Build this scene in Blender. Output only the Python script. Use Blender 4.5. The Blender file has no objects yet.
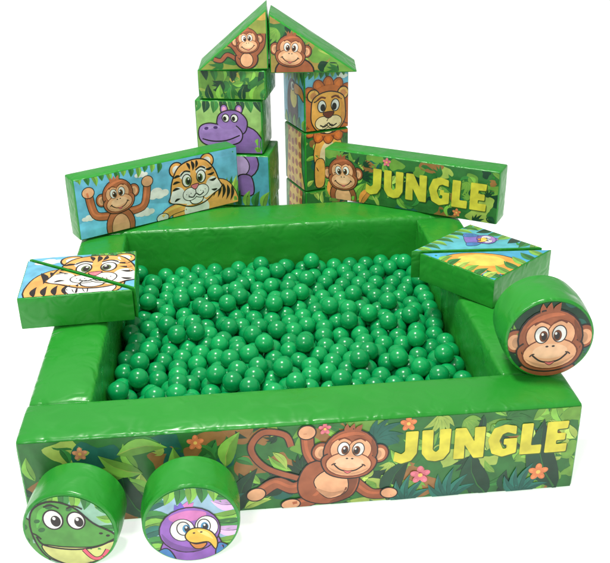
import bpy, bmesh, math, random, time
import numpy as np
from mathutils import Vector, Matrix, noise
from mathutils.geometry import tessellate_polygon

SC = bpy.context.scene
COL = SC.collection
random.seed(4)

# ------------------------------------------------------------------ helpers
def lin(c):
    out = []
    for v in c:
        v = v / 255.0
        out.append(v / 12.92 if v <= 0.04045 else ((v + 0.055) / 1.055) ** 2.4)
    return (out[0], out[1], out[2], 1.0)

MATS = {}
def vinyl(col, rough=0.36, bump=0.35, name="vinyl", scale=7.0, spec=0.45, var=0.10, crease=0.0):
    key = (tuple(col), rough, bump, name)
    if key in MATS:
        return MATS[key]
    m = bpy.data.materials.new(name)
    m.use_nodes = True
    nt = m.node_tree
    b = nt.nodes["Principled BSDF"]
    geo = nt.nodes.new("ShaderNodeNewGeometry")
    big = nt.nodes.new("ShaderNodeTexNoise")
    big.inputs["Scale"].default_value = scale
    big.inputs["Detail"].default_value = 1.5
    big.inputs["Distortion"].default_value = 0.4
    nt.links.new(geo.outputs["Position"], big.inputs["Vector"])
    bp = nt.nodes.new("ShaderNodeBump")
    bp.inputs["Strength"].default_value = bump
    bp.inputs["Distance"].default_value = 0.02
    nt.links.new(big.outputs["Fac"], bp.inputs["Height"])
    last = bp.outputs["Normal"]
    fac = big.outputs["Fac"]
    if crease > 0:
        # soft wrinkles that gather towards the sewn edges
        at = nt.nodes.new("ShaderNodeAttribute"); at.attribute_name = "taut"
        inv = nt.nodes.new("ShaderNodeMath"); inv.operation = 'MULTIPLY_ADD'
        inv.inputs[1].default_value = -0.75; inv.inputs[2].default_value = 1.0
        nt.links.new(at.outputs["Fac"], inv.inputs[0])
        w = nt.nodes.new("ShaderNodeTexNoise")
        w.inputs["Scale"].default_value = 16.0
        w.inputs["Detail"].default_value = 1.0
        w.inputs["Distortion"].default_value = 1.2
        nt.links.new(geo.outputs["Position"], w.inputs["Vector"])
        hm = nt.nodes.new("ShaderNodeMath"); hm.operation = 'MULTIPLY'
        nt.links.new(w.outputs["Fac"], hm.inputs[0]); nt.links.new(inv.outputs[0], hm.inputs[1])
        bp3 = nt.nodes.new("ShaderNodeBump")
        bp3.inputs["Strength"].default_value = crease
        bp3.inputs["Distance"].default_value = 0.011
        nt.links.new(hm.outputs[0], bp3.inputs["Height"])
        nt.links.new(last, bp3.inputs["Normal"])
        last = bp3.outputs["Normal"]
        fine = nt.nodes.new("ShaderNodeTexNoise")
        fine.inputs["Scale"].default_value = 420.0
        nt.links.new(geo.outputs["Position"], fine.inputs["Vector"])
        bp2 = nt.nodes.new("ShaderNodeBump")
        bp2.inputs["Strength"].default_value = 0.10
        bp2.inputs["Distance"].default_value = 0.0008
        nt.links.new(fine.outputs["Fac"], bp2.inputs["Height"])
        nt.links.new(last, bp2.inputs["Normal"])
        last = bp2.outputs["Normal"]
        mr = nt.nodes.new("ShaderNodeMapRange")
        mr.inputs[1].default_value = .3; mr.inputs[2].default_value = .7
        mr.inputs[3].default_value = rough - .08; mr.inputs[4].default_value = rough + .12
        nt.links.new(w.outputs["Fac"], mr.inputs[0])
        nt.links.new(mr.outputs[0], b.inputs["Roughness"])
    else:
        pn = nt.nodes.new("ShaderNodeTexNoise")
        pn.inputs["Scale"].default_value = 26.0
        pn.inputs["Detail"].default_value = 2.0
        nt.links.new(geo.outputs["Position"], pn.inputs["Vector"])
        mr = nt.nodes.new("ShaderNodeMapRange")
        mr.inputs[1].default_value = .32; mr.inputs[2].default_value = .68
        nt.links.new(pn.outputs["Fac"], mr.inputs[0])
        fac = mr.outputs[0]
    nt.links.new(last, b.inputs["Normal"])
    mix = nt.nodes.new("ShaderNodeMix")
    mix.data_type = 'RGBA'
    c = lin(col)
    mix.inputs[6].default_value = (c[0] * (1 - var), c[1] * (1 - var), c[2] * (1 - var), 1)
    mix.inputs[7].default_value = (min(1, c[0] * (1 + var)), min(1, c[1] * (1 + var)), min(1, c[2] * (1 + var)), 1)
    nt.links.new(fac, mix.inputs[0])
    nt.links.new(mix.outputs[2], b.inputs["Base Color"])
    if crease <= 0:
        b.inputs["Roughness"].default_value = rough
    b.inputs["Specular IOR Level"].default_value = spec
    MATS[key] = m
    return m

GREEN = (38, 146, 44)
def green_vinyl():
    return vinyl(GREEN, 0.30, 0.45, "green_vinyl", 5.0, 0.5, 0.12, 0.75)

def g1(x):
    x = 0 if x < 0 else (1 if x > 1 else x)
    return 1 - (1 - x) ** 2
def g1v(x):
    x = np.clip(x, 0, 1)
    return 1 - (1 - x) ** 2

def new_obj(name, mesh, parent=None):
    o = bpy.data.objects.new(name, mesh)
    COL.objects.link(o)
    if parent is not None:
        o.parent = parent
    return o

def root(name, loc, yaw, label, cat, group=None, tilt=0.0, roll=0.0):
    e = bpy.data.objects.new(name, None)
    e.empty_display_size = 0.05
    COL.objects.link(e)
    e.location = loc
    e.rotation_euler = (tilt, roll, yaw)
    e["label"] = label
    e["category"] = cat
    if group:
        e["group"] = group
    return e

def padded(name, poly, z0, z1, parent, puff, mat=None, cell=0.03, axis='Z', bevel=0.007, rr=0.06, printed=(2,), wob=0.002):
    bm = bmesh.new()
    n = len(poly)
    if axis == 'Z':
        lo = [bm.verts.new((p[0], p[1], z0)) for p in poly]
        hi = [bm.verts.new((p[0], p[1], z1)) for p in poly]
    else:
        lo = [bm.verts.new((p[0], z0, p[1])) for p in poly]
        hi = [bm.verts.new((p[0], z1, p[1])) for p in poly]
    faces = [bm.faces.new(list(reversed(lo))), bm.faces.new(hi)]
    for i in range(n):
        j = (i + 1) % n
        faces.append(bm.faces.new((lo[i], lo[j], hi[j], hi[i])))
    bm.normal_update()
    bmesh.ops.recalc_face_normals(bm, faces=bm.faces[:])
    bm.normal_update()
    planes = [(f.normal.copy(), f.calc_center_median().copy()) for f in faces]
    xs = [v.co.copy() for v in bm.verts]
    for ax in range(3):
        a = min(v[ax] for v in xs); b = max(v[ax] for v in xs)
        k = max(2, int(round((b - a) / cell)))
        no = Vector((0, 0, 0)); no[ax] = 1
        for i in range(1, k):
            co = Vector((0, 0, 0)); co[ax] = a + (b - a) * i / k
            bmesh.ops.bisect_plane(bm, geom=bm.verts[:] + bm.edges[:] + bm.faces[:], plane_co=co, plane_no=no, dist=1e-5)
    seed = Vector((random.uniform(-50, 50), random.uniform(-50, 50), 0))
    moves = []
    bm.verts.index_update()
    taut = [0.0] * len(bm.verts)
    for v in bm.verts:
        on = [k for k, (nn, c) in enumerate(planes) if abs((v.co - c).dot(nn)) < 1e-5]
        if len(on) == 1:
            k = on[0]
            pf = puff.get(k, puff.get('d', 0.004))
            a = 1.0
            for j, (nn, c) in enumerate(planes):
                if j != k and nn.dot(planes[k][0]) > -0.95:
                    a *= g1(-(v.co - c).dot(nn) / rr)
            taut[v.index] = a
            if k not in printed and pf > 0:
                pf = pf + wob * noise.noise(v.co * 9 + seed)
            moves.append((v, planes[k][0] * (a * pf)))
    for v, d in moves:
        v.co += d
    me = bpy.data.meshes.new(name)
    bm.to_mesh(me)
    bm.free()
    at = me.attributes.new("taut", 'FLOAT', 'POINT')
    at.data.foreach_set("value", taut)
    for p in me.polygons:
        p.use_smooth = True
    me.materials.append(mat or green_vinyl())
    o = new_obj(name, me, parent)
    md = o.modifiers.new("edge", 'BEVEL')
    md.width = bevel
    md.segments = 3
    md.limit_method = 'ANGLE'
    md.angle_limit = math.radians(35)
    return o

# ------------------------------------------------------------------ 2D art
def clip_half(pts, nx, ny, d):
    ds = [p[0] * nx + p[1] * ny - d for p in pts]
    if min(ds) >= 0:
        return pts
    if max(ds) <= 0:
        return []
    out = []
    n = len(pts)
    for i in range(n):
        a = pts[i]; da = ds[i]
        j = i + 1 if i + 1 < n else 0
        db = ds[j]
        if da >= 0:
            out.append(a)
        if (da > 0 and db < 0) or (da < 0 and db > 0):
            b = pts[j]
            t = da / (da - db)
            out.append((a[0] + (b[0] - a[0]) * t, a[1] + (b[1] - a[1]) * t))
    return out

def area(p):
    s = 0
    for i in range(len(p)):
        a = p[i - 1]; b = p[i]
        s += a[0] * b[1] - b[0] * a[1]
    return s / 2

def halves(poly):
    r = []
    n = len(poly)
    for i in range(n):
        a = poly[i]; b = poly[(i + 1) % n]
        nx, ny = -(b[1] - a[1]), b[0] - a[0]
        l = math.hypot(nx, ny)
        nx /= l; ny /= l
        r.append((nx, ny, a[0] * nx + a[1] * ny))
    return r

def ell(cx, cy, rx, ry, rot=0, n=24):
    c, s = math.cos(rot), math.sin(rot)
    out = []
    for i in range(n):
        a = 2 * math.pi * i / n
        x, y = rx * math.cos(a), ry * math.sin(a)
        out.append((cx + x * c - y * s, cy + x * s + y * c))
    return out

def smooth(pts, closed=True, n=5):
    out = []
    m = len(pts)
    rng = range(m) if closed else range(m - 1)
    for i in rng:
        if closed:
            p0, p1, p2, p3 = pts[(i - 1) % m], pts[i], pts[(i + 1) % m], pts[(i + 2) % m]
        else:
            p0, p1, p2, p3 = pts[max(i - 1, 0)], pts[i], pts[i + 1], pts[min(i + 2, m - 1)]
        for k in range(n):
            t = k / n
            out.append(tuple(0.5 * ((2 * p1[d]) + (-p0[d] + p2[d]) * t + (2 * p0[d] - 5 * p1[d] + 4 * p2[d] - p3[d]) * t * t + (-p0[d] + 3 * p1[d] - 3 * p2[d] + p3[d]) * t ** 3) for d in (0, 1)))
    if not closed:
        out.append(tuple(pts[-1][:2]))
    return out

def soften(pts, r=.05):
    out = []
    n = len(pts)
    for i in range(n):
        p0, p, p1 = pts[i - 1], pts[i], pts[(i + 1) % n]
        la = math.hypot(p0[0] - p[0], p0[1] - p[1]); lb = math.hypot(p1[0] - p[0], p1[1] - p[1])
        ta = min(.4, r / la); tb = min(.4, r / lb)
        a = (p[0] + (p0[0] - p[0]) * ta, p[1] + (p0[1] - p[1]) * ta)
        b = (p[0] + (p1[0] - p[0]) * tb, p[1] + (p1[1] - p[1]) * tb)
        m = ((a[0] + b[0] + 2 * p[0]) / 4, (a[1] + b[1] + 2 * p[1]) / 4)
        out += [a, m, b]
    return out

INK = (40, 34, 32)
def shade(c, f):
    return tuple(int(max(0, min(250, v * f))) for v in c)

class Art:
    def __init__(self, clip):
        self.clip = clip
        self.h = halves(clip)
        self.items = []
        self.stack = [(1, 0, 0, 0, 1, 0)]
    def push(self, cx, cy, s, rot=0, flip=1):
        a, b, tx, c, d, ty = self.stack[-1]
        co, sn = math.cos(rot) * s, math.sin(rot) * s
        A2, B2, X2, C2, D2, Y2 = co * flip, -sn, cx, sn * flip, co, cy
        self.stack.append((a * A2 + b * C2, a * B2 + b * D2, a * X2 + b * Y2 + tx, c * A2 + d * C2, c * B2 + d * D2, c * X2 + d * Y2 + ty))
    def pop(self):
        self.stack.pop()
    def multi(self, polys, col):
        a, b, tx, c, d, ty = self.stack[-1]
        res = []
        polys = [[(a * x + b * y + tx, c * x + d * y + ty) for x, y in p] for p in polys]
        allp = [v for p in polys for v in p]
        need = []
        for h in self.h:
            ds = [v[0] * h[0] + v[1] * h[1] - h[2] for v in allp]
            if max(ds) <= 0:
                return
            if min(ds) < 0:
                need.append(h)
        for q in polys:
            for h in need:
                q = clip_half(q, *h)
                if len(q) < 3:
                    break
            if len(q) >= 3 and abs(area(q)) > 1e-4:
                res.append(q)
        if not res:
            return
        xs = [v[0] for q in res for v in q]; ys = [v[1] for q in res for v in q]
        bb = (min(xs), min(ys), max(xs), max(ys))
        L = 0
        for it in self.items:
            b = it[1]
            if b[0] < bb[2] and b[2] > bb[0] and b[1] < bb[3] and b[3] > bb[1]:
                if it[2] >= L:
                    L = it[2] + 1
        self.items.append((res, bb, L, col))
    def add(self, pts, col, ow=0, oc=INK):
        self.multi([pts], col)
        if ow:
            self.line(pts, ow, oc, True)
    def line(self, pts, w, col=INK, closed=False, taper=False):
        n = len(pts)
        L = []; R = []
        for i in range(n):
            if closed:
                a = pts[(i - 1) % n]; b = pts[(i + 1) % n]
            else:
                a = pts[max(i - 1, 0)]; b = pts[min(i + 1, n - 1)]
            dx, dy = b[0] - a[0], b[1] - a[1]
            l = math.hypot(dx, dy) or 1e-6
            ww = w / 2
            if taper:
                t = i / (n - 1)
                ww *= max(0.12, 1 - t)
            nx, ny = -dy / l * ww, dx / l * ww
            L.append((pts[i][0] + nx, pts[i][1] + ny)); R.append((pts[i][0] - nx, pts[i][1] - ny))
        quads = []
        for i in range(n if closed else n - 1):
            j = (i + 1) % n
            quads.append([R[i], R[j], L[j], L[i]])
        self.multi(quads, col)
    def build(self, name, parent, O, U, V, k, disp=None, cell=0.035, step=0.00007, base=0.0007, rough=0.34):
        U = Vector(U).normalized(); V = Vector(V).normalized(); N = U.cross(V)
        verts = []; faces = []; mids = []; cols = []
        cu = cell / k
        fl = math.floor
        for res, bb, L, col in self.items:
            if col not in cols:
                cols.append(col)
            mi = cols.index(col)
            for q0 in res:
                xs = [v[0] for v in q0]
                i0, i1 = int(fl(min(xs) / cu)), int(fl(max(xs) / cu))
                for i in range(i0, i1 + 1):
                    qa = q0
                    if i0 != i1:
                        qa = clip_half(q0, 1, 0, i * cu)
                        if len(qa) < 3: continue
                        qa = clip_half(qa, -1, 0, -(i + 1) * cu)
                        if len(qa) < 3: continue
                    yq = [v[1] for v in qa]
                    j0, j1 = int(fl(min(yq) / cu)), int(fl(max(yq) / cu))
                    for j in range(j0, j1 + 1):
                        q = qa
                        if j0 != j1:
                            q = clip_half(qa, 0, 1, j * cu)
                            if len(q) < 3: continue
                            q = clip_half(q, 0, -1, -(j + 1) * cu)
                            if len(q) < 3: continue
                        if abs(area(q)) < 1e-5: continue
                        if len(q) == 3:
                            tris = ((0, 1, 2),)
                        elif len(q) == 4 and len(q0) == 4:
                            tris = ((0, 1, 2), (0, 2, 3))
                        else:
                            tris = tessellate_polygon([[(x, y, 0) for x, y in q]])
                        b0 = len(verts)
                        for x, y in q:
                            verts.append((x, y, L))
                        for t in tris:
                            a, b, c = (q[t[0]], q[t[1]], q[t[2]])
                            ar = (b[0] - a[0]) * (c[1] - a[1]) - (b[1] - a[1]) * (c[0] - a[0])
                            if abs(ar) < 1e-7: continue
                            faces.append((b0 + t[0], b0 + t[1], b0 + t[2]) if ar > 0 else (b0 + t[0], b0 + t[2], b0 + t[1])); mids.append(mi)
        vv = np.array(verts)
        x, y = vv[:, 0] * k, vv[:, 1] * k
        z = base + step * vv[:, 2] + (disp(x, y) if disp else 0)
        co = np.array(O)[None] + x[:, None] * np.array(U)[None] + y[:, None] * np.array(V)[None] + z[:, None] * np.array(N)[None]
        me = bpy.data.meshes.new(name)
        nf = len(faces)
        me.vertices.add(len(co)); me.vertices.foreach_set("co", co.astype(np.float32).ravel())
        me.loops.add(nf * 3); me.loops.foreach_set("vertex_index", np.array(faces, dtype=np.int32).ravel())
        me.polygons.add(nf); me.polygons.foreach_set("loop_start", np.arange(0, nf * 3, 3, dtype=np.int32))
        for c in cols:
            me.materials.append(vinyl(c, rough, 0.45, "printed_vinyl", 6.0, 0.45, 0.16))
        me.polygons.foreach_set("material_index", np.array(mids, dtype=np.int32))
        me.update(calc_edges=True)
        return new_obj(name, me, parent)

def rect_disp(w, h, p, rr=0.06):
    return lambda x, y: p * g1v(x / rr) * g1v((w - x) / rr) * g1v(y / rr) * g1v((h - y) / rr)
def poly_disp(poly, p, rr=0.06):
    hs = halves(poly)
    def f(x, y):
        a = p
        for nx, ny, d in hs:
            a = a * g1v((x * nx + y * ny - d) / rr)
        return a
    return f
def inset_rect(w, h, e):
    return [(e, e), (w - e, e), (w - e, h - e), (e, h - e)]
def inset_poly(poly, e):
    hs = halves(poly)
    n = len(hs); out = []
    for i in range(n):
        a = hs[i - 1]; b = hs[i]
        d1 = a[2] + e; d2 = b[2] + e
        det = a[0] * b[1] - a[1] * b[0]
        out.append(((d1 * b[1] - d2 * a[1]) / det, (a[0] * d2 - b[0] * d1) / det))
    return out

# colours of the prints
DG = (24, 62, 42); MG = (48, 112, 52); LG = (108, 158, 62); YG = (158, 184, 84); BR = (148, 106, 58)
TL_ = (34, 98, 84); SKY = (108, 182, 212); WHITE = (232, 232, 226); YEL = (212, 204, 66); PINK = (218, 116, 130)
FOR = (218, 128, 78)
MK = (156, 88, 56); MKD = (112, 56, 34); PEACH = (232, 172, 128); ORG = (232, 152, 64); PURP = (138, 104, 172)
TORG = (238, 172, 92)

def leaf_pts(x, y, L, w, ang, n=7):
    up = []; dn = []
    c, s = math.cos(ang), math.sin(ang)
    for i in range(n + 1):
        t = i / n
        hw = w * math.sin(math.pi * t ** 0.8)
        bx = L * t; bend = 0.12 * L * math.sin(math.pi * t)
        for lst, sg in ((up, 1), (dn, -1)):
            px, py = bx, sg * hw + bend
            lst.append((x + px * c - py * s, y + px * s + py * c))
    return up + dn[-2:0:-1]

def leaf(A, x, y, L, w, ang, col, vein=None, ow=0):
    p = leaf_pts(x, y, L, w, ang)
    A.add(p[::-1], col)
    if vein and w > 4:
        n = 7
        c, s = math.cos(ang), math.sin(ang)
        mid = []
        for i in range(n + 1):
            t = i / n
            bend = 0.12 * L * math.sin(math.pi * t)
            mid.append((x + L * t * c - bend * s, y + L * t * s + bend * c))
        half = p[:n + 1] + mid[-2:0:-1]
        A.add(half[::-1], shade(col, 1.22))
    if ow:
        A.line(p, ow, DG, True)
    if vein:
        c, s = math.cos(ang), math.sin(ang)
        pts = [(x + L * t * c - 0.12 * L * math.sin(math.pi * t) * s, y + L * t * s + 0.12 * L * math.sin(math.pi * t) * c) for t in (0.05, 0.3, 0.6, 0.9)]
        A.line(pts, w * 0.13, vein, False, 1)

def frond(A, x, y, L, ang, col, vein, rng, k=5):
    for i in range(k):
        a = ang + (i - (k - 1) / 2) * 0.42
        leaf(A, x, y, L * (1 - 0.12 * abs(i - (k - 1) / 2)), L * 0.11, a, col, vein)

def jungle(A, w, h, seed, dens=1.0, cols=None, size=1.0):
    rng = random.Random(seed)
    cols = cols or [DG, MG, LG, BR, TL_, YG]
    n = int(dens * w * h / 900)
    for i in range(n):
        cx, cy = rng.uniform(0, w), rng.uniform(0, h)
        c = rng.choice(cols)
        r = size * rng.uniform(9, 20)
        pts = []
        for k in range(9):
            a = 2 * math.pi * k / 9
            q = r * rng.uniform(0.5, 1.2)
            pts.append((cx + q * math.cos(a) * 1.25, cy + q * math.sin(a)))
        A.add(smooth(pts, True, 3), c)
    for i in range(int(n * 1.7)):
        cx, cy = rng.uniform(0, w), rng.uniform(-4, h)
        c, v = rng.choice([(MG, DG), (LG, MG), (DG, MG), (YG, MG), (MG, LG), (LG, YG)])
        if rng.random() < 0.3:
            frond(A, cx, cy, size * rng.uniform(14, 28), rng.uniform(0, 6.28), c, v, rng)
        else:
            leaf(A, cx, cy, size * rng.uniform(16, 34), size * rng.uniform(3.5, 7.5), rng.uniform(0, 6.28), c, v)

def flower(A, x, y, r, col, cen=(240, 196, 100)):
    for i in range(5):
        a = i * 2 * math.pi / 5 + 0.3
        A.add(ell(x + r * .6 * math.cos(a), y + r * .6 * math.sin(a), r * .5, r * .36, a, 12), col)
        A.add(ell(x + r * .8 * math.cos(a), y + r * .8 * math.sin(a), r * .22, r * .16, a, 10), shade(col, 1.12))
    A.add(ell(x, y, r * .25, r * .25, 0, 10), cen)

LET = {
 'J': (.66, [(.31, 1), (.66, 1.0), (.63, .28), (.48, .05), (.2, -.03), (-.02, .08), (.02, .38), (.2, .28), (.30, .36)]),
 'U': (.80, [(0, 1), (.31, 1), (.31, .35), (.40, .27), (.49, .35), (.49, 1), (.80, 1), (.78, .25), (.62, .02), (.4, -.03), (.17, .02), (.01, .25)]),
 'N': (.85, [(0, 0), (.01, 1), (.31, 1), (.56, .54), (.55, 1), (.85, 1), (.84, 0), (.56, 0), (.29, .46), (.30, 0)]),
 'G': (.81, [(.77, .95), (.45, 1.02), (.14, .92), (-.01, .55), (.12, .1), (.42, -.03), (.81, .08), (.81, .56), (.44, .56), (.44, .37), (.55, .36), (.54, .24), (.43, .23), (.31, .5), (.39, .71), (.53, .77), (.77, .68)]),
 'L': (.61, [(0, 0), (.01, 1), (.33, 1), (.31, .28), (.61, .29), (.60, 0)]),
 'E': (.63, [(0, 0), (.01, 1), (.62, 1), (.60, .76), (.31, .75), (.31, .62), (.56, .62), (.56, .39), (.31, .39), (.31, .26), (.63, .27), (.62, 0)])}
def word(A, txt, x, y, h, wtot, slope=0):
    gp = .10
    tot = sum(LET[c][0] for c in txt) + gp * (len(txt) - 1)
    kx = wtot / tot
    for (ox, oy, col) in ((.8, -1.0, (62, 88, 34)), (0, 0, YEL)):
        cx = x
        for i, ch in enumerate(txt):
            w, pts = LET[ch]
            yy = y + slope * (cx - x)
            p = [(cx + px * kx + ox * h / 30, yy + py * h + oy * h / 30) for px, py in soften(pts, .035)]
            if area(p) < 0:
                p = p[::-1]
            A.add(p, col)
            cx += (w + gp) * kx

def monkey_head(A, cx, cy, s, rot=0, flip=1, MK=MK):
    A.push(cx, cy, s, rot, flip)
    ow = .05
    for sx in (-1, 1):
        A.add(ell(sx * .98, .08, .33, .38), MK, ow)
        A.add(ell(sx * 1.0, .06, .2, .25), PEACH)
        A.add(ell(sx * .95, .04, .13, .18), shade(PEACH, .85))
    A.add(ell(0, .12, .92, .92), MK, ow)
    for a in (-.3, 0, .35):
        leaf(A, a * .4, .85, .4, .1, 1.57 - a, MK)
    A.add(smooth([(-.95, -.2), (-.7, -.78), (0, -.98), (.7, -.78), (.95, -.2), (.5, .1), (-.5, .1)]), MK, ow)
    A.add(ell(0, .2, .8, .6), MK)
    A.add(smooth([(-.7, .5), (-.4, .82), (.1, .94), (.4, .84), (.0, .80), (-.4, .66)]), shade(MK, 1.2))
    A.add(smooth([(.84, -.1), (.86, .3), (.66, .66), (.72, .2)]), shade(MK, .8))
    for sx in (-1, 1):
        A.add(ell(sx * .3, .22, .4, .45), PEACH, .03, MKD)
    A.add(ell(0, .0, .3, .3), PEACH)
    A.add(ell(0, -.38, .78, .5), PEACH, .04, MKD)
    A.add(smooth([(-.7, -.5), (-.4, -.74), (0, -.84), (.4, -.74), (.7, -.5), (.4, -.66), (0, -.74), (-.4, -.66)]), shade(PEACH, .87))
    A.add(ell(0, -.05, .42, .25), PEACH)
    A.add(ell(0, -.3, .5, .24), (240, 192, 152))
    for sx in (-1, 1):
        A.add(ell(sx * .25, .25, .2, .27), WHITE, .03)
        A.add(ell(sx * .2, .2, .12, .18), (110, 60, 24))
        A.add(ell(sx * .19, .19, .075, .12), INK)
        A.add(ell(sx * .19 - .04, .27, .035, .045), WHITE)
        A.line(smooth([(sx * .08, .6), (sx * .28, .68), (sx * .46, .58)], False, 4), .05, MKD)
        A.add(ell(sx * .09, -.14, .045, .03), INK)
    A.line(smooth([(-.5, -.4), (-.28, -.6), (0, -.67), (.28, -.6), (.5, -.4)], False, 5), .05)
    A.add(smooth([(-.16, -.63), (0, -.66), (.16, -.63), (0, -.76)]), (216, 106, 106), .02)
    for sx in (-1, 1):
        A.line(smooth([(sx * .58, -.44), (sx * .52, -.38), (sx * .44, -.36)], False, 3), .04)
    A.pop()

def tiger_head(A, cx, cy, s, rot=0, flip=1):
    A.push(cx, cy, s, rot, flip)
    for sx in (-1, 1):
        A.add(ell(sx * .68, .72, .3, .3), TORG, .05)
        A.add(ell(sx * .68, .72, .17, .17), WHITE)
    A.add(smooth([(0, .95), (.6, .8), (.95, .3), (1.1, -.25), (1.2, -.5), (.8, -.7), (.3, -.95), (-.3, -.95), (-.8, -.7), (-1.2, -.5), (-1.1, -.25), (-.95, .3), (-.6, .8)]), TORG, .05)
    A.add(smooth([(.88, .3), (1.0, -.2), (.84, .0), (.7, .5), (.5, .78)]), shade(TORG, .87))
    for sx in (-1, 1):
        A.add(smooth([(sx * .35, -.75), (sx * .55, -.1), (sx * .9, 0), (sx * 1.15, -.48), (sx * .8, -.66)]), WHITE)
        A.add(ell(sx * .36, .42, .24, .18), WHITE)
    for x, y, L, w, a in ((0, .92, .42, .07, -1.57), (-.22, .9, .34, .06, -1.3), (.22, .9, .34, .06, -1.85)):
        leaf(A, x, y, L, w, a, INK)
    for sx in (-1, 1):
        for y in (.42, .18, -.08):
            leaf(A, sx * (1.0 - max(0, y) * .3), y, .36, .055, math.pi if sx > 0 else 0, INK)
        leaf(A, sx * .98, -.55, .3, .05, math.pi - .2 if sx > 0 else .2, INK)
    A.add(ell(0, -.7, .3, .22), WHITE, .04)
    for sx in (-1, 1):
        A.add(ell(sx * .25, -.42, .33, .27), WHITE, .03)
    A.add(ell(0, -.38, .2, .2), WHITE)
    A.add(smooth([(-.17, -.08), (.17, -.08), (.08, -.24), (0, -.28), (-.08, -.24)]), (222, 120, 130), .03)
    A.line([(0, -.26), (0, -.46)], .035)
    A.line(smooth([(-.35, -.5), (-.15, -.58), (0, -.46), (.15, -.58), (.35, -.5)], False, 4), .045)
    for sx in (-1, 1):
        A.add(ell(sx * .32, .18, .2, .26), WHITE, .04)
        A.add(ell(sx * .27, .14, .12, .17), (90, 110, 60))
        A.add(ell(sx * .26, .14, .08, .13), INK)
        A.add(ell(sx * .24, .22, .035, .04), WHITE)
        A.line(smooth([(sx * .12, .5), (sx * .35, .58), (sx * .55, .46)], False, 4), .06)
        for k in range(3):
            A.add(ell(sx * (.22 + .1 * k), -.4 - .05 * (k % 2), .02, .02, 0, 8), INK)
    A.pop()

def lion_head(A, cx, cy, s, rot=0):
    A.push(cx, cy, s, rot)
    MN = (200, 108, 44)
    for i in range(16):
        a = i * 2 * math.pi / 16
        A.add(ell(.95 * math.cos(a), .95 * math.sin(a) + .05, .36, .24, a, 14), MN, .04, MKD)
        A.add(ell(1.05 * math.cos(a), 1.05 * math.sin(a) + .05, .18, .1, a, 12), shade(MN, 1.15))
    A.add(ell(0, .05, 1.0, 1.0), MN)
    for sx in (-1, 1):
        A.add(ell(sx * .62, .68, .24, .24), (240, 184, 92), .045)
        A.add(ell(sx * .62, .68, .13, .13), (214, 140, 80))
    A.add(smooth([(0, .8), (.6, .6), (.72, .1), (.68, -.4), (.3, -.8), (-.3, -.8), (-.68, -.4), (-.72, .1), (-.6, .6)]), (240, 174, 80), .045)
    A.add(smooth([(.68, .1), (.64, -.4), (.3, -.76), (.5, -.4), (.54, .1), (.48, .5)]), (222, 152, 66))
    A.add(ell(0, -.66, .25, .2), (246, 220, 170), .035)
    for sx in (-1, 1):
        A.add(ell(sx * .24, -.4, .32, .26), (246, 220, 170), .03)
    A.add(ell(0, -.3, .2, .2), (246, 220, 170))
    A.add(smooth([(-.22, 0), (.22, 0), (.1, -.2), (-.1, -.2)]), (110, 50, 30), .03)
    A.line(smooth([(-.35, -.48), (-.15, -.56), (0, -.42), (.15, -.56), (.35, -.48)], False, 4), .05)
    for sx in (-1, 1):
        A.add(ell(sx * .28, .25, .17, .23), WHITE, .035)
        A.add(ell(sx * .24, .2, .1, .14), INK)
        A.line(smooth([(sx * .12, .55), (sx * .3, .6), (sx * .46, .5)], False, 4), .07, MKD)
    A.pop()

# ------------------------------------------------------------------ fitted layout
H, T, D, W = 0.2807, 0.1723, 1.5354, 1.5
DB = D + .045

pit = root("ball_pit", (0, 0, 0), 0, "square ball pit with padded green vinyl walls and jungle print", "ball pit")
def box_poly(x0, y0, x1, y1):
    return [(x0, y0), (x1, y0), (x1, y1), (x0, y1)]
padded("padded_wall", box_poly(-W/2, 0, W/2, T), 0, H, pit, {0: 0, 1: .007, 2: .004, 3: .005, 4: .004, 5: .005}, bevel=.010, wob=.003)
padded("padded_wall", box_poly(-W/2 + .002, T + .004, -W/2 + T, D - T - .004), 0, H - .004, pit, {0: 0, 1: .007, 'd': .007}, printed=(), wob=.006, bevel=.010)
padded("padded_wall", box_poly(W/2 - T, T + .004, W/2 - .002, D - T - .004), 0, H - .004, pit, {0: 0, 1: .007, 'd': .007}, printed=(), wob=.006, bevel=.010)
padded("padded_wall", box_poly(-W/2, D - T, W/2, DB), 0, H - .001, pit, {0: 0, 1: .007, 'd': .005, 2: .007}, printed=(), wob=.006, bevel=.010)
padded("floor_mat", box_poly(-W/2 + T + .002, T + .002, W/2 - T - .002, D - T - .002), 0.002, 0.02, pit, {'d': 0}, cell=.2, bevel=.003)

# front print
k = W / 563.0
hu = H / k
A = Art(inset_rect(563, hu, 2.2))
A.add(A.clip, MG)
jungle(A, 563, hu, 11, 1.1)
for x, y, L, w, a in ((120, 0, 70, 14, 1.9), (470, 0, 60, 15, 1.9), (545, 0, 95, 16, 1.8), (365, 0, 60, 12, 1.2), (210, 0, 60, 10, 1.2)):
    leaf(A, x, y, L, w, a, DG, MG)
for x, y, L, w, a in ((20, 20, 60, 12, 1.0), (60, 46, 54, 10, .3), (118, 60, 48, 9, 2.6), (170, 30, 62, 12, 1.9), (200, 60, 44, 9, 1.2), (95, 84, 50, 9, .1)):
    leaf(A, x, y, L, w, a, LG, YG)
for x, y, L, a in ((190, 0, 50, 1.6), (430, -4, 44, 1.5), (505, -4, 44, 1.3), (385, -4, 40, 1.5), (350, 80, 34, .6)):
    frond(A, x, y, L, a, TL_, DG, random)
def limb(A, pts, w0, col=MK, o=2.2):
    p = smooth(pts, False, 6)
    A.line(p, w0 + o, INK)
    A.line(p, w0, col)
    if w0 > 8:
        q = [(x - w0 * .16, y + w0 * .16) for x, y in p]
        A.line(q, w0 * .28, shade(col, 1.18))
limb(A, [(272, 40), (240, 56), (226, 80), (238, 98), (260, 94), (266, 80)], 6)
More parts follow.
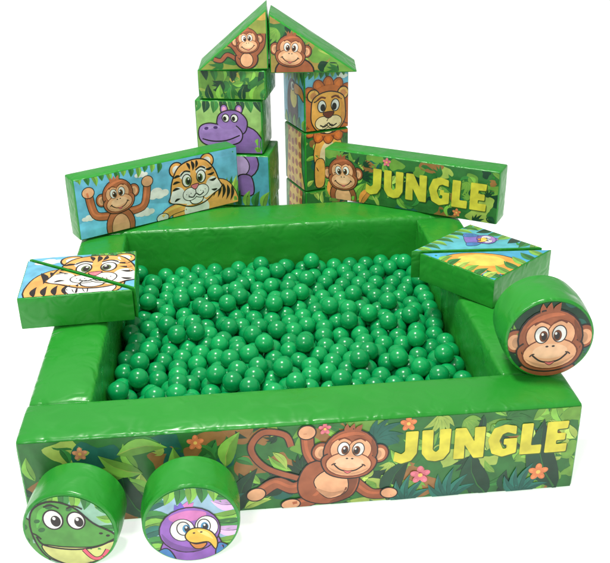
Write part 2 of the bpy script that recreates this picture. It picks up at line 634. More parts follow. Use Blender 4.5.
limb(A, [(288, 38), (268, 28), (250, 36), (232, 24)], 13)
limb(A, [(302, 30), (288, 12), (268, 6)], 13)
A.add(ell(229, 23, 10, 8, .3), PEACH, 1.3)
A.add(ell(264, 7, 10, 7, .1), PEACH, 1.3)
limb(A, [(294, 50), (284, 70), (282, 92)], 12)
limb(A, [(330, 30), (346, 14), (362, 12)], 12)
A.add(ell(366, 13, 9, 7, -.2), PEACH, 1.3)
A.add(smooth([(272, 36), (284, 58), (314, 60), (334, 42), (328, 14), (300, 4), (276, 14)]), MK, 1.4)
A.add(smooth([(326, 44), (333, 34), (324, 12), (304, 6), (318, 18)]), shade(MK, .78))
A.add(smooth([(288, 34), (302, 48), (320, 42), (322, 20), (302, 12)]), PEACH, 1.0)
A.add(smooth([(290, 26), (303, 13), (321, 21), (306, 19)]), shade(PEACH, .85))
A.add(ell(282, 95, 9, 8, .1), PEACH, 1.3)
monkey_head(A, 325, 65, 30, -.12)
word(A, "JUNGLE", 370, 50, 38, 180, 0.0)
for x, y, r, c in ((384, 97, 8, FOR), (398, 33, 10, PINK), (523, 26, 10, FOR), (172, 92, 8, FOR), (300, 98, 6, PINK), (60, 88, 7, (210, 146, 106))):
    flower(A, x, y, r, c)
A.build("printed_panel", pit, (-W/2, 0, 0), (1, 0, 0), (0, 0, 1), k, rect_disp(W, H, .004))

def block(name, loc, yaw, L, t, h, art, label, cat="foam block", side_art=None, group=None, tilt=0, puff=.004, units=100.0):
    r = root(name, loc, yaw, label, cat, group, tilt)
    padded("padded_body", box_poly(0, 0, L, t), 0, h, r, {0: 0, 1: .003, 'd': puff, 2: puff}, printed=(2, 5), wob=.003)
    k = L / units
    A = Art(inset_rect(units, h / k, .0045 / k))
    art(A, units, h / k)
    A.build("printed_panel", r, (0, 0, 0), (1, 0, 0), (0, 0, 1), k, rect_disp(L, h, puff))
    if side_art:
        k2 = t / 100.0
        A = Art(inset_rect(100, h / k2, .0045 / k2))
        side_art(A, 100, h / k2)
        A.build("printed_panel", r, (0, t, 0), (0, -1, 0), (0, 0, 1), k2, rect_disp(t, h, puff))
    return r

def cloud(A, x, y, s):
    for dx, dy, r in ((-1, 0, .6), (0, .25, .8), (1, 0, .6), (.4, -.1, .7), (-.5, -.1, .6)):
        A.add(ell(x + dx * s, y + dy * s, r * s, r * s * .75, 0, 16), WHITE)

MKL = (184, 108, 72)
def art_plank_sky(A, w, h):
    A.add(A.clip, SKY)
    A.add(smooth([(0, 0), (0, 30), (100, 44), (200, 30), (330, 50), (330, -10), (0, -10)]), shade(SKY, 1.12))
    cloud(A, 124, h * .22, 12); cloud(A, 150, h * .48, 15); cloud(A, 124, h * .86, 8); cloud(A, 20, h * .34, 8)
    for i in range(12):
        leaf(A, 6 + 14 * i, h + 4, 16 + 4 * (i % 3), 5, -1.2 - .05 * i, MG if i % 2 else LG, DG)
    for i in range(8):
        leaf(A, 282 + 6 * i, -4, 60, 9, 1.9 - .08 * i, (LG, MG, YG)[i % 3], DG)
    limb(A, [(58, 34), (32, 42), (24, 82)], 13, MKL, 2.6); limb(A, [(96, 34), (124, 40), (134, 80)], 13, MKL, 2.6)
    A.add(ell(24, 84, 11, 10), PEACH, 1.4); A.add(ell(134, 82, 11, 10), PEACH, 1.4)
    A.add(ell(77, 12, 27, 34), MKL, 1.6); A.add(ell(77, 8, 17, 26), PEACH, 1.1)
    monkey_head(A, 77, 66, 31, .1, 1, MKL)
    A.add(smooth([(190, -8), (184, 24), (210, 50), (258, 60), (300, 44), (310, -8)]), TORG, 1.6)
    for i in range(6):
        leaf(A, 258 + 9 * i, 58 - 4 * i, 30, 3.4, -1.7, INK)
    limb(A, [(206, 20), (176, 16), (160, 6)], 17, TORG, 2.6)
    A.add(ell(158, 6, 12, 9), WHITE, 1.4)
    A.add(ell(228, 8, 26, 22), WHITE)
    tiger_head(A, 226, 60, 46, .08)
def art_plank_word(A, w, h):
    A.add(A.clip, MG)
    jungle(A, w, h, 23, 1.2)
    for i in range(6):
        leaf(A, 10 + 12 * i, -4, 50, 8, 1.9 - .2 * i, (LG, (200, 130, 60))[i % 2], DG)
    A.add(ell(38, 10, 26, 26), MK, 1.6)
    A.add(ell(38, 8, 16, 20), PEACH, 1.1)
    monkey_head(A, 37, 50, 30, .1)
    word(A, "JUNGLE", 82, 22, 48, 218, 0.0)
    flower(A, 120, 84, 7, PINK); flower(A, 250, 12, 7, FOR)

block("plank_block", (-.7456, 1.2783, H + .007), .4999, .705, .085, .245, art_plank_sky,
      "long green plank with monkey and tiger print on the wall corner", "foam block", units=320.0)
block("plank_block", (.2354, 1.6189, H + .007), -.5562, .744, .105, .218, art_plank_word,
      "long green plank with yellow lettering on the wall corner", "foam block", units=320.0)

# ---- towers
def art_leafy(seed, base=LG):
    def f(A, w, h):
        A.add(A.clip, base)
        jungle(A, w, h, seed, 1.6, [LG, MG, YG, DG, (196, 180, 76)], .7)
        for i in range(7):
            leaf(A, 6 + 15 * i, -3, 26, 6, 1.9 - .12 * i, (MG, DG, LG)[i % 3], YG)
            leaf(A, 6 + 15 * i, h + 3, 20, 5, -1.2 - .12 * i, (DG, MG, LG)[i % 3], MG)
    return f
def art_hippo(A, w, h):
    A.add(A.clip, (150, 190, 110))
    for i in range(9):
        leaf(A, 4 + 12 * i, h + 3, 22, 6, -1.8 + .1 * i, (MG, DG)[i % 2], LG)
    for i in range(5):
        leaf(A, 76 + 7 * i, -3, 40, 7, 1.9 - .12 * i, (MG, LG)[i % 2], DG)
    A.add(smooth([(30, -10), (34, h * .35), (60, h * .55), (92, h * .42), (104, -10)]), PURP, 1.8)
    for x in (44, 66):
        A.add(ell(x, h * .84, 5.5, 7), PURP, 1.6); A.add(ell(x, h * .84, 3, 4), (216, 150, 186))
    A.add(smooth([(36, h * .42), (34, h * .70), (48, h * .82), (66, h * .80), (78, h * .62), (70, h * .38)]), PURP, 1.8)
    A.add(smooth([(4, h * .30), (6, h * .50), (20, h * .58), (40, h * .55), (58, h * .56), (70, h * .40), (64, h * .22), (36, h * .14), (14, h * .17)]), (158, 124, 192), 1.8)
    A.add(smooth([(10, h * .44), (20, h * .54), (38, h * .51), (24, h * .48)]), (176, 146, 206))
    A.add(ell(48, h * .58, 14, 9), (150, 114, 184))
    A.line(smooth([(9, h * .28), (26, h * .24), (46, h * .26), (66, h * .36)], False, 5), 1.8)
    A.add(ell(16, h * .48, 3.4, 2.2, .3), (80, 50, 110)); A.add(ell(30, h * .50, 3.4, 2.2, .1), (80, 50, 110))
    for x in (46, 59):
        A.add(ell(x, h * .68, 5.2, 6), WHITE, 1.4); A.add(ell(x - 1.4, h * .67, 2.6, 3.4), INK)
def art_hippo_low(A, w, h):
    A.add(A.clip, (80, 160, 180))
    A.add(ell(40, h * .85, 44, 30), PURP, 2)
    A.add(ell(44, h * .8, 26, 20), (186, 158, 208), 1.5)
    for sx in (20, 62):
        A.add(smooth([(sx - 10, h * .6), (sx + 10, h * .6), (sx + 12, h * .25), (sx - 12, h * .25)]), PURP, 2)
    for i in range(9):
        leaf(A, 4 + 12 * i, -3, 30, 6, 1.9 - .1 * i, (MG, LG)[i % 2], DG)
def art_lion_top(A, w, h):
    A.add(A.clip, SKY)
    cloud(A, 84, h * .86, 8)
    for i in range(10):
        leaf(A, 3 + 11 * i, h + 3, 22, 6, -1.9 + .1 * i, (MG, MG, LG)[i % 3], DG)
    lion_head(A, 52, h * .30, 54)
def art_lion_low(A, w, h):
    A.add(A.clip, MG)
    jungle(A, w, h, 5, 1.2, None, .9)
    A.add(ell(52, h * .62, 34, 50), (240, 174, 80), 1.8)
    A.add(ell(52, h * .56, 20, 34), (246, 220, 170))
    for sx in (32, 72):
        A.add(smooth([(sx - 10, h * .5), (sx + 10, h * .5), (sx + 10, h * .08), (sx - 10, h * .08)]), (240, 174, 80), 1.8)
    lion_head(A, 52, h * 1.32, 54)
def art_foot(A, w, h):
    A.add(A.clip, MG)
    jungle(A, w, h, 6, 1.3, None, .9)
def art_toucan(A, w, h):
    A.add(A.clip, SKY)
    for i in range(8):
        leaf(A, 4 + 13 * i, h + 3, 36, 7, -1.8 + .1 * i, (MG, LG)[i % 2], DG)
    A.add(smooth([(30, 5), (24, h * .5), (40, h * .78), (66, h * .72), (74, h * .4), (66, 5)]), INK)
    A.add(ell(54, h * .5, 15, 20), (246, 216, 100))
    A.add(ell(50, h * .68, 8, 9), WHITE, 1.5); A.add(ell(52, h * .68, 4, 5), INK)
    A.add(smooth([(60, h * .74), (92, h * .7), (98, h * .5), (80, h * .58), (60, h * .58)]), ORG, 2)
    for i in range(6):
        leaf(A, 4 + 18 * i, -3, 30, 8, 1.9 - .12 * i, (MG, LG)[i % 2], DG)
def art_giraffe(seed):
    def f(A, w, h):
        rng = random.Random(seed)
        A.add(A.clip, (60, 140, 84))
        for i in range(8):
            leaf(A, 4 + 13 * i, h + 3, 40, 8, -1.8 + .1 * i, (MG, LG, DG)[i % 3], DG)
        body = smooth([(14, -10), (18, h * .4), (24, h * .9), (30, h * 1.2), (80, h * 1.2), (86, h * .8), (86, h * .4), (92, -10)])
        A.add(body, (240, 196, 92), 2)
        for j in range(6):
            for i in range(4):
                cx = 28 + 17 * i + rng.uniform(-2, 2); cy = h * (.06 + .18 * j) + rng.uniform(-3, 3)
                A.add(smooth([(cx + 7 * math.cos(a) * rng.uniform(.7, 1.1), cy + 8 * math.sin(a) * rng.uniform(.7, 1.1)) for a in (0, 1.05, 2.1, 3.1, 4.2, 5.2)], True, 3), (176, 96, 42))
    return f

gt = "foam blocks stacked as tower columns"
tz = 0.0
Lw, Lt = .2825, .226
specs = [(.228, art_leafy(31, MG), "green foam cube with leafy print at the tower foot", 0, 0, 0),
         (.228, art_hippo_low, "green foam cube printed with hippo body, stacked in a tower", .004, -.008, 0),
         (.228, art_hippo, "green foam cube printed with a purple hippo in a tower", -.02, .004, .02),
         (.122, art_leafy(32), "low green foam block with leafy print on a tower", 0, 0, 0)]
for h, art, lab, dx, dy, dyaw in specs:
    block("tower_block", (-.2714 + dx, 1.75 + dy, tz + .002), -.242 + dyaw, Lw, Lt, h, art, lab, group=gt)
    tz += h + .004
TZL = tz
tz = 0.0
specs = [(.262, art_foot, art_giraffe(3), "foam block with leaf and giraffe print at the foot", 0),
         (.262, art_lion_low, art_giraffe(4), "foam block printed with lion body and giraffe patches", .0),
         (.262, art_lion_top, art_toucan, "foam block printed with a lion face and a toucan", .0)]
for h, art, sart, lab, dyaw in specs:
    block("tower_block", (.1668, 1.75, tz + .002), .3237 + dyaw, .207, .224, h, art, lab, side_art=sart, group=gt)
    tz += h + .004
TZR = tz

# ---- roof wedges
def wedge(name, loc, yaw, L, h, t, apex_right, art, label):
    r = root(name, loc, yaw, label, "foam wedge", "triangular foam wedges used as a roof")
    poly = [(0, 0), (L, 0), (L, h)] if apex_right else [(0, 0), (L, 0), (0, h)]
    padded("padded_body", poly, 0, t, r, {'d': .004, 0: .003, 1: .003}, axis='Y', printed=(0,))
    k = L / 100.0
    pu = [(x / k, y / k) for x, y in poly]
    A = Art(inset_poly(pu, .0045 / k))
    art(A, 100, h / k)
    A.build("printed_panel", r, (0, 0, 0), (1, 0, 0), (0, 0, 1), k, poly_disp(poly, .003))
    return r
def art_roof_a(A, w, h):
    A.add(A.clip, (140, 150, 66))
    jungle(A, w, h, 41, 1.3, [LG, MG, (190, 158, 72), DG], .8)
    limb(A, [(60, 12), (44, 22), (34, 14), (24, 16)], 5)
    A.add(ell(70, 16, 16, 15), MK, 1.8); A.add(ell(70, 14, 9, 10), PEACH, 1)
    for q in ([(82, 22), (92, 34), (94, 50)], [(60, 22), (52, 34), (44, 38)]):
        limb(A, q, 6.5)
    monkey_head(A, 72, 40, 17, .1)
def art_roof_b(A, w, h):
    A.add(A.clip, (160, 136, 66))
    jungle(A, w, h, 43, 1.3, [LG, MG, ORG, (190, 112, 60), DG], .8)
    A.add(ell(28, 2, 22, 16), MK, 1.8)
    monkey_head(A, 24, 25, 18, -.1)
wedge("roof_wedge", (-.268, 1.70, TZL + .003), -.06, .285, .236, .226, True, art_roof_a, "green foam wedge printed with a swinging monkey on the tower")
wedge("roof_wedge", (.024, 1.700, TZR + .006), -.10, .356, .236, .226, False, art_roof_b, "green foam wedge printed with a monkey face on the tower")

# ---- flat triangular blocks on the side walls
def flat_wedge(loc, yaw, tri, h, artf, Ls, label, grp):
    r = root("triangle_block", loc, yaw, label, "foam wedge", grp)
    padded("padded_body", tri, 0, h, r, {0: 0, 1: .004, 'd': .004}, printed=(1,), wob=.003)
    k = Ls / 100.0
    pu = [(x / k, y / k) for x, y in tri]
    A = Art(inset_poly(pu, .0035 / k))
    artf(A)
    A.build("printed_panel", r, (0, 0, h), (1, 0, 0), (0, 1, 0), k, poly_disp(tri, .004))
    return r
La, Ta, ha = .3598, .2960, .108
def art_slab_tiger(A):
    A.add(A.clip, SKY)
    cloud(A, 20, 70, 8); cloud(A, 50, 12, 8)
    for i in range(6):
        leaf(A, 60 + 8 * i, 84, 20, 5, -1.5, (MG, LG)[i % 2], DG)
    A.add(smooth([(10, -4), (8, 30), (28, 52), (60, 56), (84, 40), (90, 10), (70, -6)]), TORG, 1.4)
    for i in range(6):
        leaf(A, 16 + 8 * i, 46 + (i % 3), 24, 3, -1.4, INK)
        leaf(A, 14 + 9 * i, 0, 18, 2.6, 1.5, INK)
    A.add(ell(62, 8, 22, 14), WHITE, 1)
    tiger_head(A, 64, 42, 35, -.05)
g = "flat triangular foam blocks on the pit walls"
flat_wedge((-.8379, .5982, H + .006), .0578, [(0, Ta), (La, .008), (La, Ta)], ha, art_slab_tiger, La, "triangular green foam block with tiger face print on the wall", g)
flat_wedge((-.8395, .5945, H + .006), .0578, [(0, 0), (La - .006, 0), (0, Ta - .008)], ha, art_slab_tiger, La, "triangular green foam block with tiger body print on the wall", g)
Lb, Tb, hb = .3026, .3335, .100
def parrot_face(A, cx, cy, s, rot=0, flip=1, P1=(146, 98, 184), P2=(204, 120, 180), turn=0.0):
    A.push(cx, cy, s, rot, flip)
    A.add(smooth([(-1.0, -1.9), (-1.15, -.9), (-.6, .1), (.6, .1), (1.0, -.8), (.9, -1.9)]), P1, .045)
    A.add(smooth([(-1.5, -1.8), (-1.35, -.9), (-.85, -.55), (-.6, -1.2), (-.7, -2.0)]), (70, 130, 190), .045)
    A.add(smooth([(.9, -.6), (1.35, -1.1), (1.4, -1.9), (.8, -1.9), (.7, -1.2)]), (70, 130, 190), .045)
    for k in range(3):
        A.line([(-1.25 + .2 * k, -1.0), (-1.2 + .2 * k, -1.7)], .03)
    for a in (1.0, 1.35, 1.75, 2.1):
        leaf(A, -.05, .7, .6, .15, a, P2 if a < 1.5 else (110, 90, 190), None)
    A.add(ell(0, .1, 1.0, .94), P1, .045)
    A.add(smooth([(-.6, .75), (0, .92), (.6, .75), (.4, .5), (-.4, .5)]), P2)
    A.add(smooth([(-.93, .1), (-.8, -.4), (-.3, -.78), (.3, -.78), (-.2, -.6), (-.66, -.3)]), shade(P1, .82))
    A.push(turn, 0, 1)
    A.add(ell(-.38, .14, .4, .46), WHITE, .03)
    A.add(ell(.42, .14, .38, .46), WHITE, .03)
    for sx in (-1, 1):
        A.add(ell(sx * .34, .2, .21, .28), WHITE, .035)
        A.add(ell(sx * .30 + .06, .17, .13, .18), (70, 140, 180))
        A.add(ell(sx * .30 + .08, .17, .09, .13), INK)
        A.add(ell(sx * .30 + .06, .24, .035, .045), WHITE)
    A.add(smooth([(-.32, -.1), (-.1, .14), (.25, .12), (.56, -.1), (.70, -.5), (.60, -.86), (.40, -.5), (.0, -.48), (-.24, -.36)]), (240, 192, 72), .045)
    A.add(smooth([(.1, .06), (.4, -.06), (.58, -.4), (.44, -.3), (.2, -.1)]), (250, 216, 120))
    A.add(smooth([(-.2, -.42), (.0, -.52), (.34, -.52), (.2, -.72), (-.06, -.7)]), (216, 138, 62), .04)
    A.add(ell(-.02, -.04, .045, .03), INK); A.add(ell(.22, -.04, .045, .03), INK)
    A.pop()
    A.pop()
def art_slab_bird(A):
    A.add(A.clip, (90, 180, 190))
    for i in range(9):
        leaf(A, 2 + 12 * i, 116, 26, 6, -1.9 + .1 * i, (MG, LG, DG)[i % 3], DG)
        leaf(A, -3, 10 + 12 * i, 24, 5, .2, (LG, MG)[i % 2], DG)
    parrot_face(A, 42, 82, 12, -.8, 1, (130, 110, 190), (170, 130, 190))
def art_slab_orange(A):
    A.add(A.clip, (70, 170, 205))
    A.add(ell(66, 24, 44, 28, .6), (240, 166, 66), 1.5)
    A.add(ell(62, 30, 26, 15, .6), (246, 206, 90))
    for i in range(6):
        leaf(A, 30 + 12 * i, -4, 22, 5, 1.5, (LG, MG, YG)[i % 3], DG)
        leaf(A, 104, 10 + 16 * i, 24, 6, 3.0, (MG, LG)[i % 2], DG)
flat_wedge((.4445 - .004, .7938 + .014, H + .006), -.893, [(0, 0), (Lb, Tb), (0, Tb)], hb, art_slab_bird, Lb, "triangular green foam block with colourful bird print on the wall", g)
flat_wedge((.4545 + .012, .7938 - .006, H + .006), -.893, [(0, 0), (Lb, 0), (Lb, Tb)], hb, art_slab_orange, Lb, "triangular green foam block with orange print on the wall", g)

# ---- cylinders
def drum(loc, yaw, R, L, artf, label):
    r = root("foam_cylinder", (loc[0], loc[1], loc[2]), yaw, label, "foam cylinder", "short green foam cylinders with round animal prints")
    bm = bmesh.new()
    n = 72
    prof = []
    for i in range(8):
        rad = R * i / 8 * .94
        prof.append((rad, .005 * g1((R - rad) / .05) * -1))
    for a in range(0, 91, 15):
        prof.append((R - .007 + .007 * math.sin(math.radians(a)), .007 - .007 * math.cos(math.radians(a))))
    for i in range(1, 12):
        t = i / 12
        prof.append((R + .0035 * math.sin(math.pi * t), .007 + (L - .014) * t))
    for a in range(90, -1, -15):
        prof.append((R - .007 + .007 * math.sin(math.radians(a)), L - .007 + .007 * math.cos(math.radians(a))))
    prof.append((0.0, L + .003))
    rings = []
    taut = []
    ph = random.uniform(0, 20)
    for rad, y in prof:
        e = max(0.0, min(1, (y - .007) / .04, (L - .007 - y) / .04)) if 0.008 < y < L - .008 else 0.0
        if rad < 1e-6:
            rings.append([bm.verts.new((0, y, R))]); taut.append(1.0)
        else:
            ring = []
            for j in range(n):
                a = 2 * math.pi * j / n
                rr = rad + min(1, e * 1.3) * .003 * noise.noise(Vector((math.cos(a) * 4, math.sin(a) * 4, y * 12 + ph)))
                ring.append(bm.verts.new((rr * math.cos(a), y, R + rr * math.sin(a)))); taut.append(g1(e))
            rings.append(ring)
    for i in range(len(rings) - 1):
        a, b = rings[i], rings[i + 1]
        for j in range(n):
            j2 = (j + 1) % n
            if len(a) == 1:
                bm.faces.new((a[0], b[j], b[j2]))
            elif len(b) == 1:
                bm.faces.new((a[j], b[0], a[j2]))
            else:
                bm.faces.new((a[j], b[j], b[j2], a[j2]))
    bmesh.ops.recalc_face_normals(bm, faces=bm.faces[:])
    me = bpy.data.meshes.new("padded_body")
    bm.to_mesh(me); bm.free()
    at = me.attributes.new("taut", 'FLOAT', 'POINT'); at.data.foreach_set("value", taut)
    for p in me.polygons:
        p.use_smooth = True
    me.materials.append(green_vinyl())
    new_obj("padded_body", me, r)
    k = R / 50.0
    A = Art(ell(0, 0, 50 - .008 / k, 50 - .008 / k, 0, 64))
    artf(A)
    A.build("printed_panel", r, (0, 0, R), (1, 0, 0), (0, 0, 1), k, lambda x, y: .005 * g1v((R - np.hypot(x, y)) / .05), cell=.02)
    return r

def art_drum_monkey(A):
    A.add(A.clip, DG)
    A.push(-50, -50, 1); jungle(A, 100, 100, 8, 1.0, [DG, MG, TL_], 1.0); A.pop()
    A.add(smooth([(-30, -55), (-26, -30), (26, -30), (30, -55)]), MK, 1.5)
    monkey_head(A, 0, -2, 39, .06)
def art_drum_snake(A):
    A.add(A.clip, (140, 186, 160))
    for i in range(9):
        leaf(A, -46 + 11 * i, 54, 24, 6, -1.9 + .05 * i, (MG, LG)[i % 2], DG)
    for i in range(6):
        leaf(A, 52, -30 + 12 * i, 22, 5, 3.0, (LG, MG)[i % 2], DG)
    G1 = (78, 146, 62); G2 = (46, 100, 50); CR = (200, 204, 124)
    A.push(-1, -3, 1.14)
    A.add(smooth([(-60, -60), (-58, 10), (-40, 20), (-26, 0), (-24, -60)]), G1, 1.8)
    for y in (-40, -24, -8, 8):
        A.add(ell(-42, y, 5, 4, .3), G2)
    A.add(smooth([(-34, 4), (-30, 28), (-12, 38), (8, 32), (24, 14), (42, 0), (44, -18), (26, -30), (0, -36), (-24, -26)]), G1, 1.8)
    A.add(smooth([(-28, 8), (-24, 28), (-10, 34), (-18, 26)]), shade(G1, 1.2))
    A.add(smooth([(-26, -12), (-6, -14), (20, -14), (43, -8), (40, -24), (22, -32), (0, -37), (-20, -27)]), CR, 1.3)
    A.line(smooth([(-30, -2), (-24, -12), (0, -17), (24, -14), (44, -4)], False, 5), 1.8)
    A.line(smooth([(-34, 2), (-30, 0), (-26, -5)], False, 3), 1.6)
    for x, y, rx in ((-24, 6, 3.4), (-14, 33, 4), (4, 30, 3), (-27, 16, 3)):
        A.add(ell(x, y, rx, rx * .7, .4), G2)
    for x, y, s in ((-12, 18, 1.0), (9, 17, .9)):
        A.add(ell(x, y, 9 * s, 11 * s), WHITE, 1.5)
        A.add(ell(x + 2.4, y - 1.5, 4.6 * s, 6.4 * s), INK)
        A.add(ell(x + 1.2, y + 1.6, 1.5, 1.9), WHITE)
        A.line(smooth([(x - 7, y + 14), (x, y + 16.5), (x + 7, y + 13)], False, 4), 1.6)
    A.add(ell(30, 2, 1.8, 1.2), INK); A.add(ell(36, -1, 1.8, 1.2), INK)
    limb(A, [(12, -17), (20, -28), (28, -27), (34, -18)], 3.4, (222, 92, 112), 1.6)
    limb(A, [(27, -27), (33, -30), (38, -28)], 2.6, (222, 92, 112), 1.2)
    A.pop()
def art_drum_parrot(A):
    A.add(A.clip, (150, 186, 206))
    for i in range(9):
        leaf(A, -52, 44 - 11 * i, 34, 7, .1 + .1 * (i % 3), (MG, LG, TL_)[i % 3], DG)
        leaf(A, 52, 44 - 11 * i, 32, 7, 3.1 - .1 * (i % 3), (LG, MG, (190, 156, 200))[i % 3], DG)
    for i in range(7):
        leaf(A, -30 + 10 * i, 52, 24, 6, -1.9 + .1 * i, (MG, LG)[i % 2], DG)
    parrot_face(A, -2, -8, 31, .06, turn=.14)
drum((.688, .133, H + .006), -.0609, .1241, .1524, art_drum_monkey, "green foam cylinder with monkey face print on the pit wall")
drum((-.6085, -.163, 0), -.1113, .119, .124, art_drum_snake, "green foam cylinder with snake head print on the floor")
drum((-.3068, -.1755, 0), .0298, .1224, .1212, art_drum_parrot, "green foam cylinder with purple parrot print on the floor")

# ------------------------------------------------------------------ balls
r = 0.0322
x0, x1 = -W/2 + T + r + .008, W/2 - T - r - .008
y0, y1 = T + r + .008, D - T - r - .008
rs = np.random.RandomState(7)
N = 740
P = np.stack([rs.uniform(x0, x1, N), rs.uniform(y0, y1, N), rs.uniform(.02 + r, .30, N)], 1)
iu = np.triu_indices(N, 1)
for it in range(460):
    if it % 6 == 0:
        d = P[iu[0]] - P[iu[1]]
        m = (np.abs(d) < 2 * r + .035).all(1)
        I, J = iu[0][m], iu[1][m]
    P[:, 2] -= .0022 if it < 380 else .0006
    if it < 340:
        P[:, :2] += rs.normal(0, .0016 * (1 - it / 360), (N, 2))
    for _ in range(2):
        dd = P[I] - P[J]
        l = np.sqrt((dd ** 2).sum(1)) + 1e-9
        pen = np.maximum(0, 2 * r - l)
        mm = pen > 0
        c = dd[mm] / l[mm][:, None] * (pen[mm] * .45)[:, None]
        Im, Jm = I[mm], J[mm]
        for ax in range(3):
            P[:, ax] += np.bincount(Im, c[:, ax], N) - np.bincount(Jm, c[:, ax], N)
        P[:, 0] = np.clip(P[:, 0], x0, x1); P[:, 1] = np.clip(P[:, 1], y0, y1); P[:, 2] = np.maximum(P[:, 2], .021 + r)

bmat = bpy.data.materials.new("ball_plastic")
bmat.use_nodes = True
nt = bmat.node_tree
b = nt.nodes["Principled BSDF"]
oi = nt.nodes.new("ShaderNodeObjectInfo")
cr = nt.nodes.new("ShaderNodeValToRGB")
cr.color_ramp.elements[0].color = lin((4, 146, 78))
cr.color_ramp.elements[1].color = lin((14, 168, 90))
nt.links.new(oi.outputs["Random"], cr.inputs["Fac"])
nt.links.new(cr.outputs["Color"], b.inputs["Base Color"])
b.inputs["Roughness"].default_value = .22
b.inputs["Specular IOR Level"].default_value = .5
nz = nt.nodes.new("ShaderNodeTexNoise"); nz.inputs["Scale"].default_value = 40
tc = nt.nodes.new("ShaderNodeTexCoord"); nt.links.new(tc.outputs["Object"], nz.inputs["Vector"])
bp = nt.nodes.new("ShaderNodeBump"); bp.inputs["Strength"].default_value = .15; bp.inputs["Distance"].default_value = .003
nt.links.new(nz.outputs["Fac"], bp.inputs["Height"]); nt.links.new(bp.outputs["Normal"], b.inputs["Normal"])

def sphere_mesh(name, seg, ring):
    bm = bmesh.new()
    bmesh.ops.create_uvsphere(bm, u_segments=seg, v_segments=ring, radius=r)
    me = bpy.data.meshes.new(name); bm.to_mesh(me); bm.free()
    for p in me.polygons: p.use_smooth = True
    me.materials.append(bmat)
    return me
# how much of each ball shows to someone standing at the near side
vp = np.array([-.17, -1.94, 1.65])
vis = np.zeros(N)
w_ = vp[None] - P; w_ /= np.sqrt((w_ ** 2).sum(1))[:, None]
e1 = np.stack([w_[:, 1], -w_[:, 0], 0 * w_[:, 0]], 1); e1 /= np.sqrt((e1 ** 2).sum(1))[:, None]
e2 = np.cross(e1, w_)
for s_ in range(14):
    a = s_ * 2.4; q = math.sqrt((s_ + .5) / 14) * r * .92
    pt = P + e1 * q * math.cos(a) + e2 * q * math.sin(a) + w_ * math.sqrt(max(0, r * r - q * q))
    rel = P[None, :, :] - pt[:, None, :]
    tt = (rel * w_[:, None, :]).sum(2)
    d2 = (rel ** 2).sum(2) - tt ** 2
    hit = (tt > 1e-4) & (d2 < (r * .995) ** 2)
    hit[np.arange(N), np.arange(N)] = False
    th = (T - pt[:, 1]) / w_[:, 1]
    blocked = hit.any(1) | ((th > 0) & (pt[:, 2] + w_[:, 2] * th < H))
    vis += ~blocked
order = np.argsort(-(vis + P[:, 2]))
nvis = int((vis > 0).sum())
nt_ = min(300, nvis)
top = order[:nt_]; rest = order[nt_:]
me = sphere_mesh("play_ball", 32, 20)
for i in top:
    o = bpy.data.objects.new("play_ball", me)
    o.location = P[i]
    o.rotation_euler = (random.uniform(0, 6), random.uniform(0, 6), 0)
    o["label"] = "glossy green plastic play ball lying in the padded pit"
    o["category"] = "ball"
    o["group"] = "green play balls filling the pit"
    COL.objects.link(o)
# remaining hidden balls as one mass
bm = bmesh.new()
bmesh.ops.create_uvsphere(bm, u_segments=24, v_segments=14, radius=r)
tmp = bpy.data.meshes.new("tmp"); bm.to_mesh(tmp); bm.free()
bv = np.array([v.co[:] for v in tmp.vertices]); bf = [tuple(p.vertices) for p in tmp.polygons]
bpy.data.meshes.remove(tmp)
VV = []; FF = []
for n_, i in enumerate(rest):
    VV.append(bv + P[i][None]); off = n_ * len(bv)
    FF += [tuple(x + off for x in f_) for f_ in bf]
me2 = bpy.data.meshes.new("ball_heap"); me2.from_pydata(np.concatenate(VV).tolist(), [], FF)
me2.polygons.foreach_set("use_smooth", [True] * len(me2.polygons))
me2.materials.append(bmat)
o = bpy.data.objects.new("ball_heap", me2); COL.objects.link(o)
o["kind"] = "stuff"; o["label"] = "lower layer of green plastic balls under the others"; o["category"] = "balls"

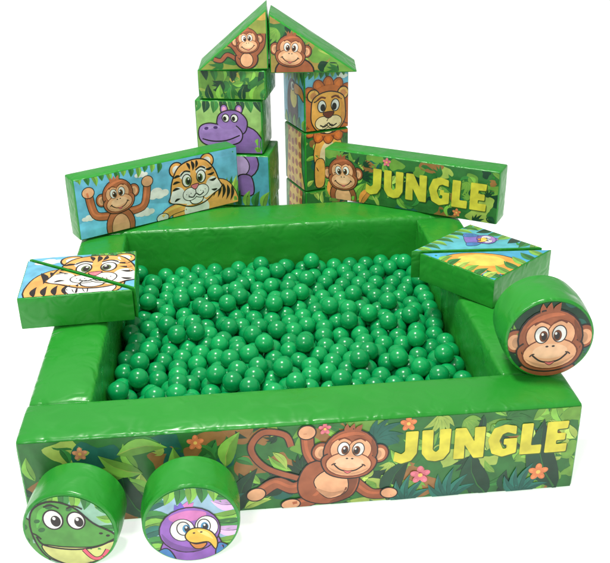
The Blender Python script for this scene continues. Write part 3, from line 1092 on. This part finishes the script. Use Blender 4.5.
# ------------------------------------------------------------------ ground, world, light
bm = bmesh.new()
bmesh.ops.create_grid(bm, x_segments=2, y_segments=2, size=60)
me = bpy.data.meshes.new("ground"); bm.to_mesh(me); bm.free()
gm = bpy.data.materials.new("glowing_white_floor"); gm.use_nodes = True
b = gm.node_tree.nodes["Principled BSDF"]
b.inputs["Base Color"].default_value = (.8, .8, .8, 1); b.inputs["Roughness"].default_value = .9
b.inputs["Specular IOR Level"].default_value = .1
b.inputs["Emission Color"].default_value = (1, 1, 1, 1); b.inputs["Emission Strength"].default_value = .68  # floor is no lamp: glow added to keep it white and wash out shadows
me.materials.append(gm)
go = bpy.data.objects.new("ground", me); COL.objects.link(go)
go["kind"] = "structure"; go["label"] = "white studio floor with added glow"; go["category"] = "floor"
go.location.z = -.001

wd = bpy.data.worlds.new("World"); SC.world = wd; wd.use_nodes = True
bg = wd.node_tree.nodes["Background"]
bg.inputs["Color"].default_value = (1, .99, .97, 1); bg.inputs["Strength"].default_value = .50

def area_light(name, loc, target, size, power, col=(1, 1, 1)):
    l = bpy.data.lights.new(name, 'AREA'); l.shape = 'SQUARE'; l.size = size; l.energy = power; l.color = col
    o = bpy.data.objects.new(name, l); COL.objects.link(o)
    o.location = loc
    d = Vector(target) - Vector(loc)
    o.rotation_euler = d.to_track_quat('-Z', 'Y').to_euler()
    return o
area_light("ceiling_lamp", (-.4, .7, 3.2), (0, .7, 0), .5, 86, (1, .97, .92))
area_light("camera_flash", (-.9, -2.4, 2.6), (0, .6, .2), .45, 40)

SC.view_settings.view_transform = 'Standard'
try: SC.view_settings.look = 'None'
except Exception: pass
SC.view_settings.exposure = 0

# ------------------------------------------------------------------ camera
yaw, pitch, roll = .0873, .4573, -.0167
f = Vector((math.sin(yaw) * math.cos(pitch), math.cos(yaw) * math.cos(pitch), -math.sin(pitch)))
rr_ = Vector((math.cos(yaw), -math.sin(yaw), 0)); u = rr_.cross(f)
c, s = math.cos(roll), math.sin(roll)
R_ = c * rr_ + s * u; U_ = -s * rr_ + c * u
cam = bpy.data.cameras.new("camera"); co = bpy.data.objects.new("camera", cam); COL.objects.link(co)
M = Matrix((R_, U_, -f)).transposed().to_4x4()
M.translation = Vector((-.1665, -1.9403, 1.6523))
co.matrix_world = M
cam.sensor_width = 36; cam.lens = 36 * 896.8 / 610
cam.clip_end = 300; cam.clip_start = .05
SC.camera = co
